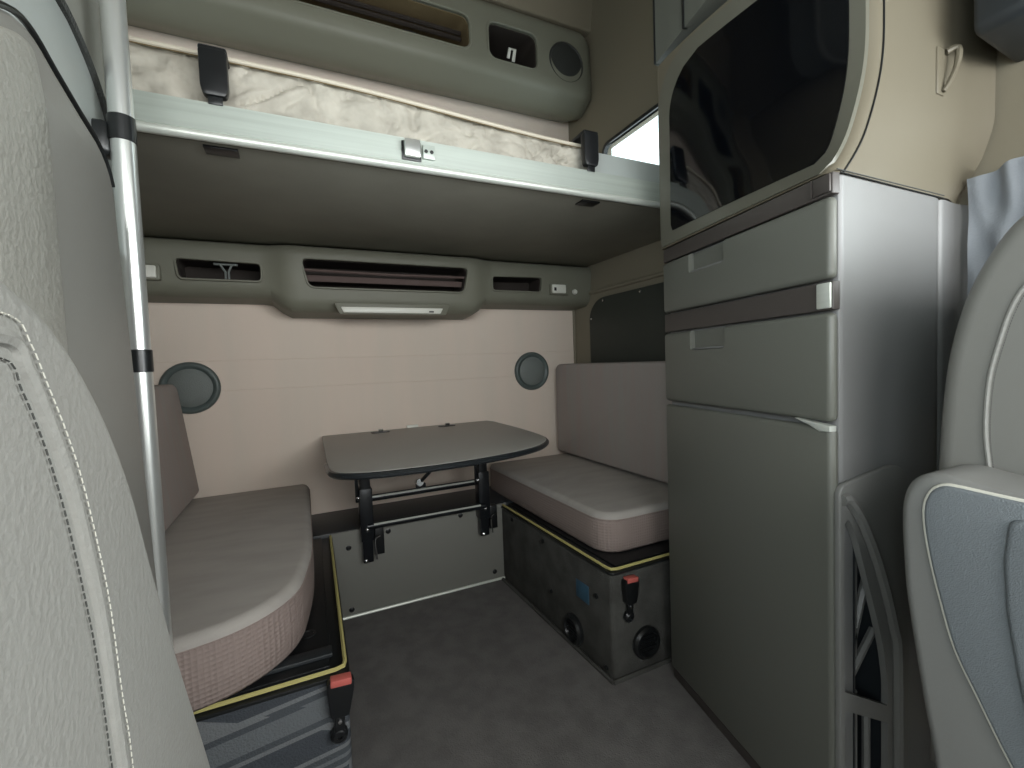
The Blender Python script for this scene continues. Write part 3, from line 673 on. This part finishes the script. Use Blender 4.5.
# pale lining behind the locker, running up to the roof
b = B(); prism(b, [(.60, .9), (1.10, .9), (1.10, 2.6), (.60, 2.6)], 'x', -.70, -.635, .004); struct('trim_7', b, 'panel_grey')
t = thing('lining_panel', 'pale glossy lining panel with a dark curved rim beside the pole top', 'panel', (-.63, .85, 1.2))
b = B(); prism(b, [(.62, 1.15), (1.00, 1.15), (1.0, 1.31), (.965, 1.393), (.92, 1.431), (.87, 1.455), (.80, 1.463), (.70, 1.46), (.62, 1.45)], 'x', -.634, -.626, .003); obj('sheet', b, 'pale_gloss', t)
b = B(); tube(b, smooth_path([(-.628, .72, 1.47), (-.628, .819, 1.468), (-.628, .871, 1.455), (-.628, .92, 1.431), (-.628, .965, 1.393), (-.628, .991, 1.349), (-.628, 1.015, 1.284), (-.628, 1.02, 1.2)], 4), .009, 8); obj('rim', b, 'grille_dark', t)

# ------------------------------------------------------------------ near left seat (seen from its side)
t = thing('cab_seat', 'large light grey leather seat filling the left foreground', 'seat', (-.75, .4, .1))
SP = [(.12, .30), (.12, .90), (.17, .985), (.24, 1.012), (.314, 1.012), (.332, 1.007), (.362, .995), (.398, .970), (.442, .925), (.485, .862), (.523, .780), (.585, .655), (.650, .535), (.712, .415), (.75, .30)]
KS = .62
def near(p): return (p[0]*KS, .953+(p[1]-.953)*KS)
SP = [near(p) for p in SP]
SP2 = [tuple(p)[:2] for p in smooth_path([(p[0], p[1], 0) for p in SP], 4)]
def near3(v): return Vector((-.357+(v[0]+.357)*KS, v[1]*KS, .953+(v[2]-.953)*KS))
def puff(bm, pts, x0, x1, r, seg=7, side=1):
    """side-profile body whose visible side swells: rings inset from outline as x moves out"""
    out = [pts[0]]
    for p in pts[1:]:
        if (Vector(p)-Vector(out[-1])).length > r*.25: out.append(p)
    return prism(bm, out, 'x', min(x0, x1), max(x0, x1), r, seg)
b = B(); puff(b, SP2, -.90, -.4395, .014); obj('backrest', b, 'leather_panel', t, 70)
s1 = smooth_path([near3(v) for v in [(-.4885, .24, .985), (-.4875, .312, .985), (-.4875, .329, .972), (-.4875, .343, .950), (-.4875, .361, .920), (-.4875, .376, .889), (-.4875, .392, .841), (-.4875, .405, .790), (-.4875, .414, .718), (-.4875, .423, .659), (-.4875, .43, .5)]], 6)
s0 = smooth_path([near3(v) for v in [(-.4885, .24, .962), (-.4875, .310, .966), (-.4875, .324, .950), (-.4875, .337, .928), (-.4875, .349, .902), (-.4875, .362, .865), (-.4875, .374, .820), (-.4875, .385, .770), (-.4875, .393, .700), (-.4875, .40, .64), (-.4875, .41, .5)]], 6)
b = B(); mid = [(p+q)/2 for p, q in zip(s0, s1)]; tube(b, [(-.4402, p.y, p.z) for p in mid], .0034, 8); obj('piped_seam', b, 'leather_panel', t)
def stitches(path, name, m, parent, dash=.0024, gap=.0013, r=.00032):
    bm = B(); acc = 0; on = True; cur = [path[0]]
    P2 = []
    for a_, c_ in zip(path, path[1:]):
        L = (c_-a_).length; k = max(1, int(L/.0003))
        for j in range(k): P2.append(a_+(c_-a_)*j/k)
    i = 0; step = .0003; nd = max(2, int(dash/step)); ng = max(1, int(gap/step))
    while i+nd < len(P2): tube(bm, [P2[i], P2[i+nd]], r, 4); i += nd+ng
    return obj(name, bm, m, parent)
stitches([Vector((-.4385, p.y+.0022, p.z+.001)) for p in s1], 'stitching', 'thread', t)
stitches([Vector((-.4385, p.y-.0022, p.z-.001)) for p in s0], 'stitching', 'thread_dark', t)
b = B(); prism(b, round_poly([near(p) for p in [(.10, .40), (.10, .86), (.245, .885), (.265, .85), (.268, .79), (.262, .60), (.27, .40)]], .012, 4), 'x', -.47, -.4365, .003, 3); o = obj('fabric_insert', b, 'pink_fabric', t)

# ------------------------------------------------------------------ right seat and its folded armrest
t = thing('cab_seat', 'pale grey leather seat at the right edge behind the upright armrest', 'seat', (.62, .25, .2))
SP = [(.02, .30), (.02, 1.05), (.08, 1.14), (.16, 1.165), (.22, 1.15), (.25, 1.127), (.267, 1.112), (.291, 1.072), (.312, 1.02), (.328, .949), (.336, .875), (.341, .769), (.345, .60), (.35, .30)]
SP3 = [tuple(p)[:2] for p in smooth_path([(p[0], p[1], 0) for p in SP], 4)]
b = B(); puff(b, SP3, .95, .5, .03, 7, -1); obj('backrest', b, 'leather_smooth', t, 70)
pp = smooth_path([(.505, .20, 1.09), (.500, .225, 1.06), (.4985, .249, 1.026), (.4985, .261, .997), (.4985, .270, .960), (.4985, .280, .906), (.4985, .283, .836), (.4985, .278, .767), (.4985, .27, .60)], 5)
b = B(); tube(b, pp, .0028, 8); obj('piping', b, 'leather_panel', t)
stitches([Vector((p.x-.0012, p.y-.005, p.z-.002)) for p in pp], 'stitching', 'thread_dark', t)
AP = [(.10, .30), (.10, .77), (.15, .79), (.197, .792), (.232, .795), (.262, .800), (.284, .797), (.300, .780), (.307, .746), (.305, .68), (.301, .628), (.285, .513), (.272, .429), (.262, .30)]
AP2 = [tuple(p)[:2] for p in smooth_path([(p[0], p[1], 0) for p in AP], 4)]
t2 = t
b = B(); puff(b, AP2, .44, .33, .020, 7, -1); arm = obj('armrest', b, 'vinyl', t2, 70)
pa = [(.15, .785), (.20, .787), (.232, .789), (.247, .790), (.262, .789), (.274, .778), (.280, .752), (.275, .705), (.264, .651), (.250, .596), (.230, .551), (.201, .490), (.16, .42), (.12, .38)]
pa3 = smooth_path([(p[0], p[1], 0) for p in pa], 4)
b = B(); puff(b, [tuple(p)[:2] for p in pa3]+[(.12, .78)], .36, .3235, .006, 4, -1); obj('leather_pad', b, 'leather_dark', arm, 60)
b = B(); tube(b, [(.3285, p.x, p.y) for p in pa3], .0026, 8); obj('piping', b, 'thread', arm)
p2 = smooth_path([(.318, .227, .786), (.317, .211, .774), (.317, .204, .757), (.317, .2085, .735), (.317, .209, .710), (.317, .206, .663), (.317, .196, .591), (.317, .18, .52)], 5)
b = B(); puff(b, round_poly([(.12, .50), (.12, .770), (.205, .768), (.209, .72), (.206, .663), (.196, .591), (.18, .51)], .01, 3), .34, .3165, .006, 4, -1); o = obj('front_pad', b, 'leather_dark', arm, 60)

# crumpled curtain at the right door
b = B(); rr = []
for i in range(25):
    z = .80+(1.318-.80)*i/24; r = []; f = []
    for k in range(33):
        u = k/32; y = .30+.165*u; a_ = .018*(.4+1-i/24*.5)
        x = .935+a_+.03*(1-u)*math.sin(u*17+.8*math.sin(i*.35))+.014*noise.noise(Vector((u*6, i*.22, 0)))
        f.append((x, y, z+.01*math.sin(u*5))); 
    rr.append(f+[(p[0]+.004, p[1], p[2]) for p in f[::-1]])
loft(b, rr); tag(obj('curtain', b, 'curtain', None, 60), 'pale grey bunched curtain behind the right seat', 'curtain')
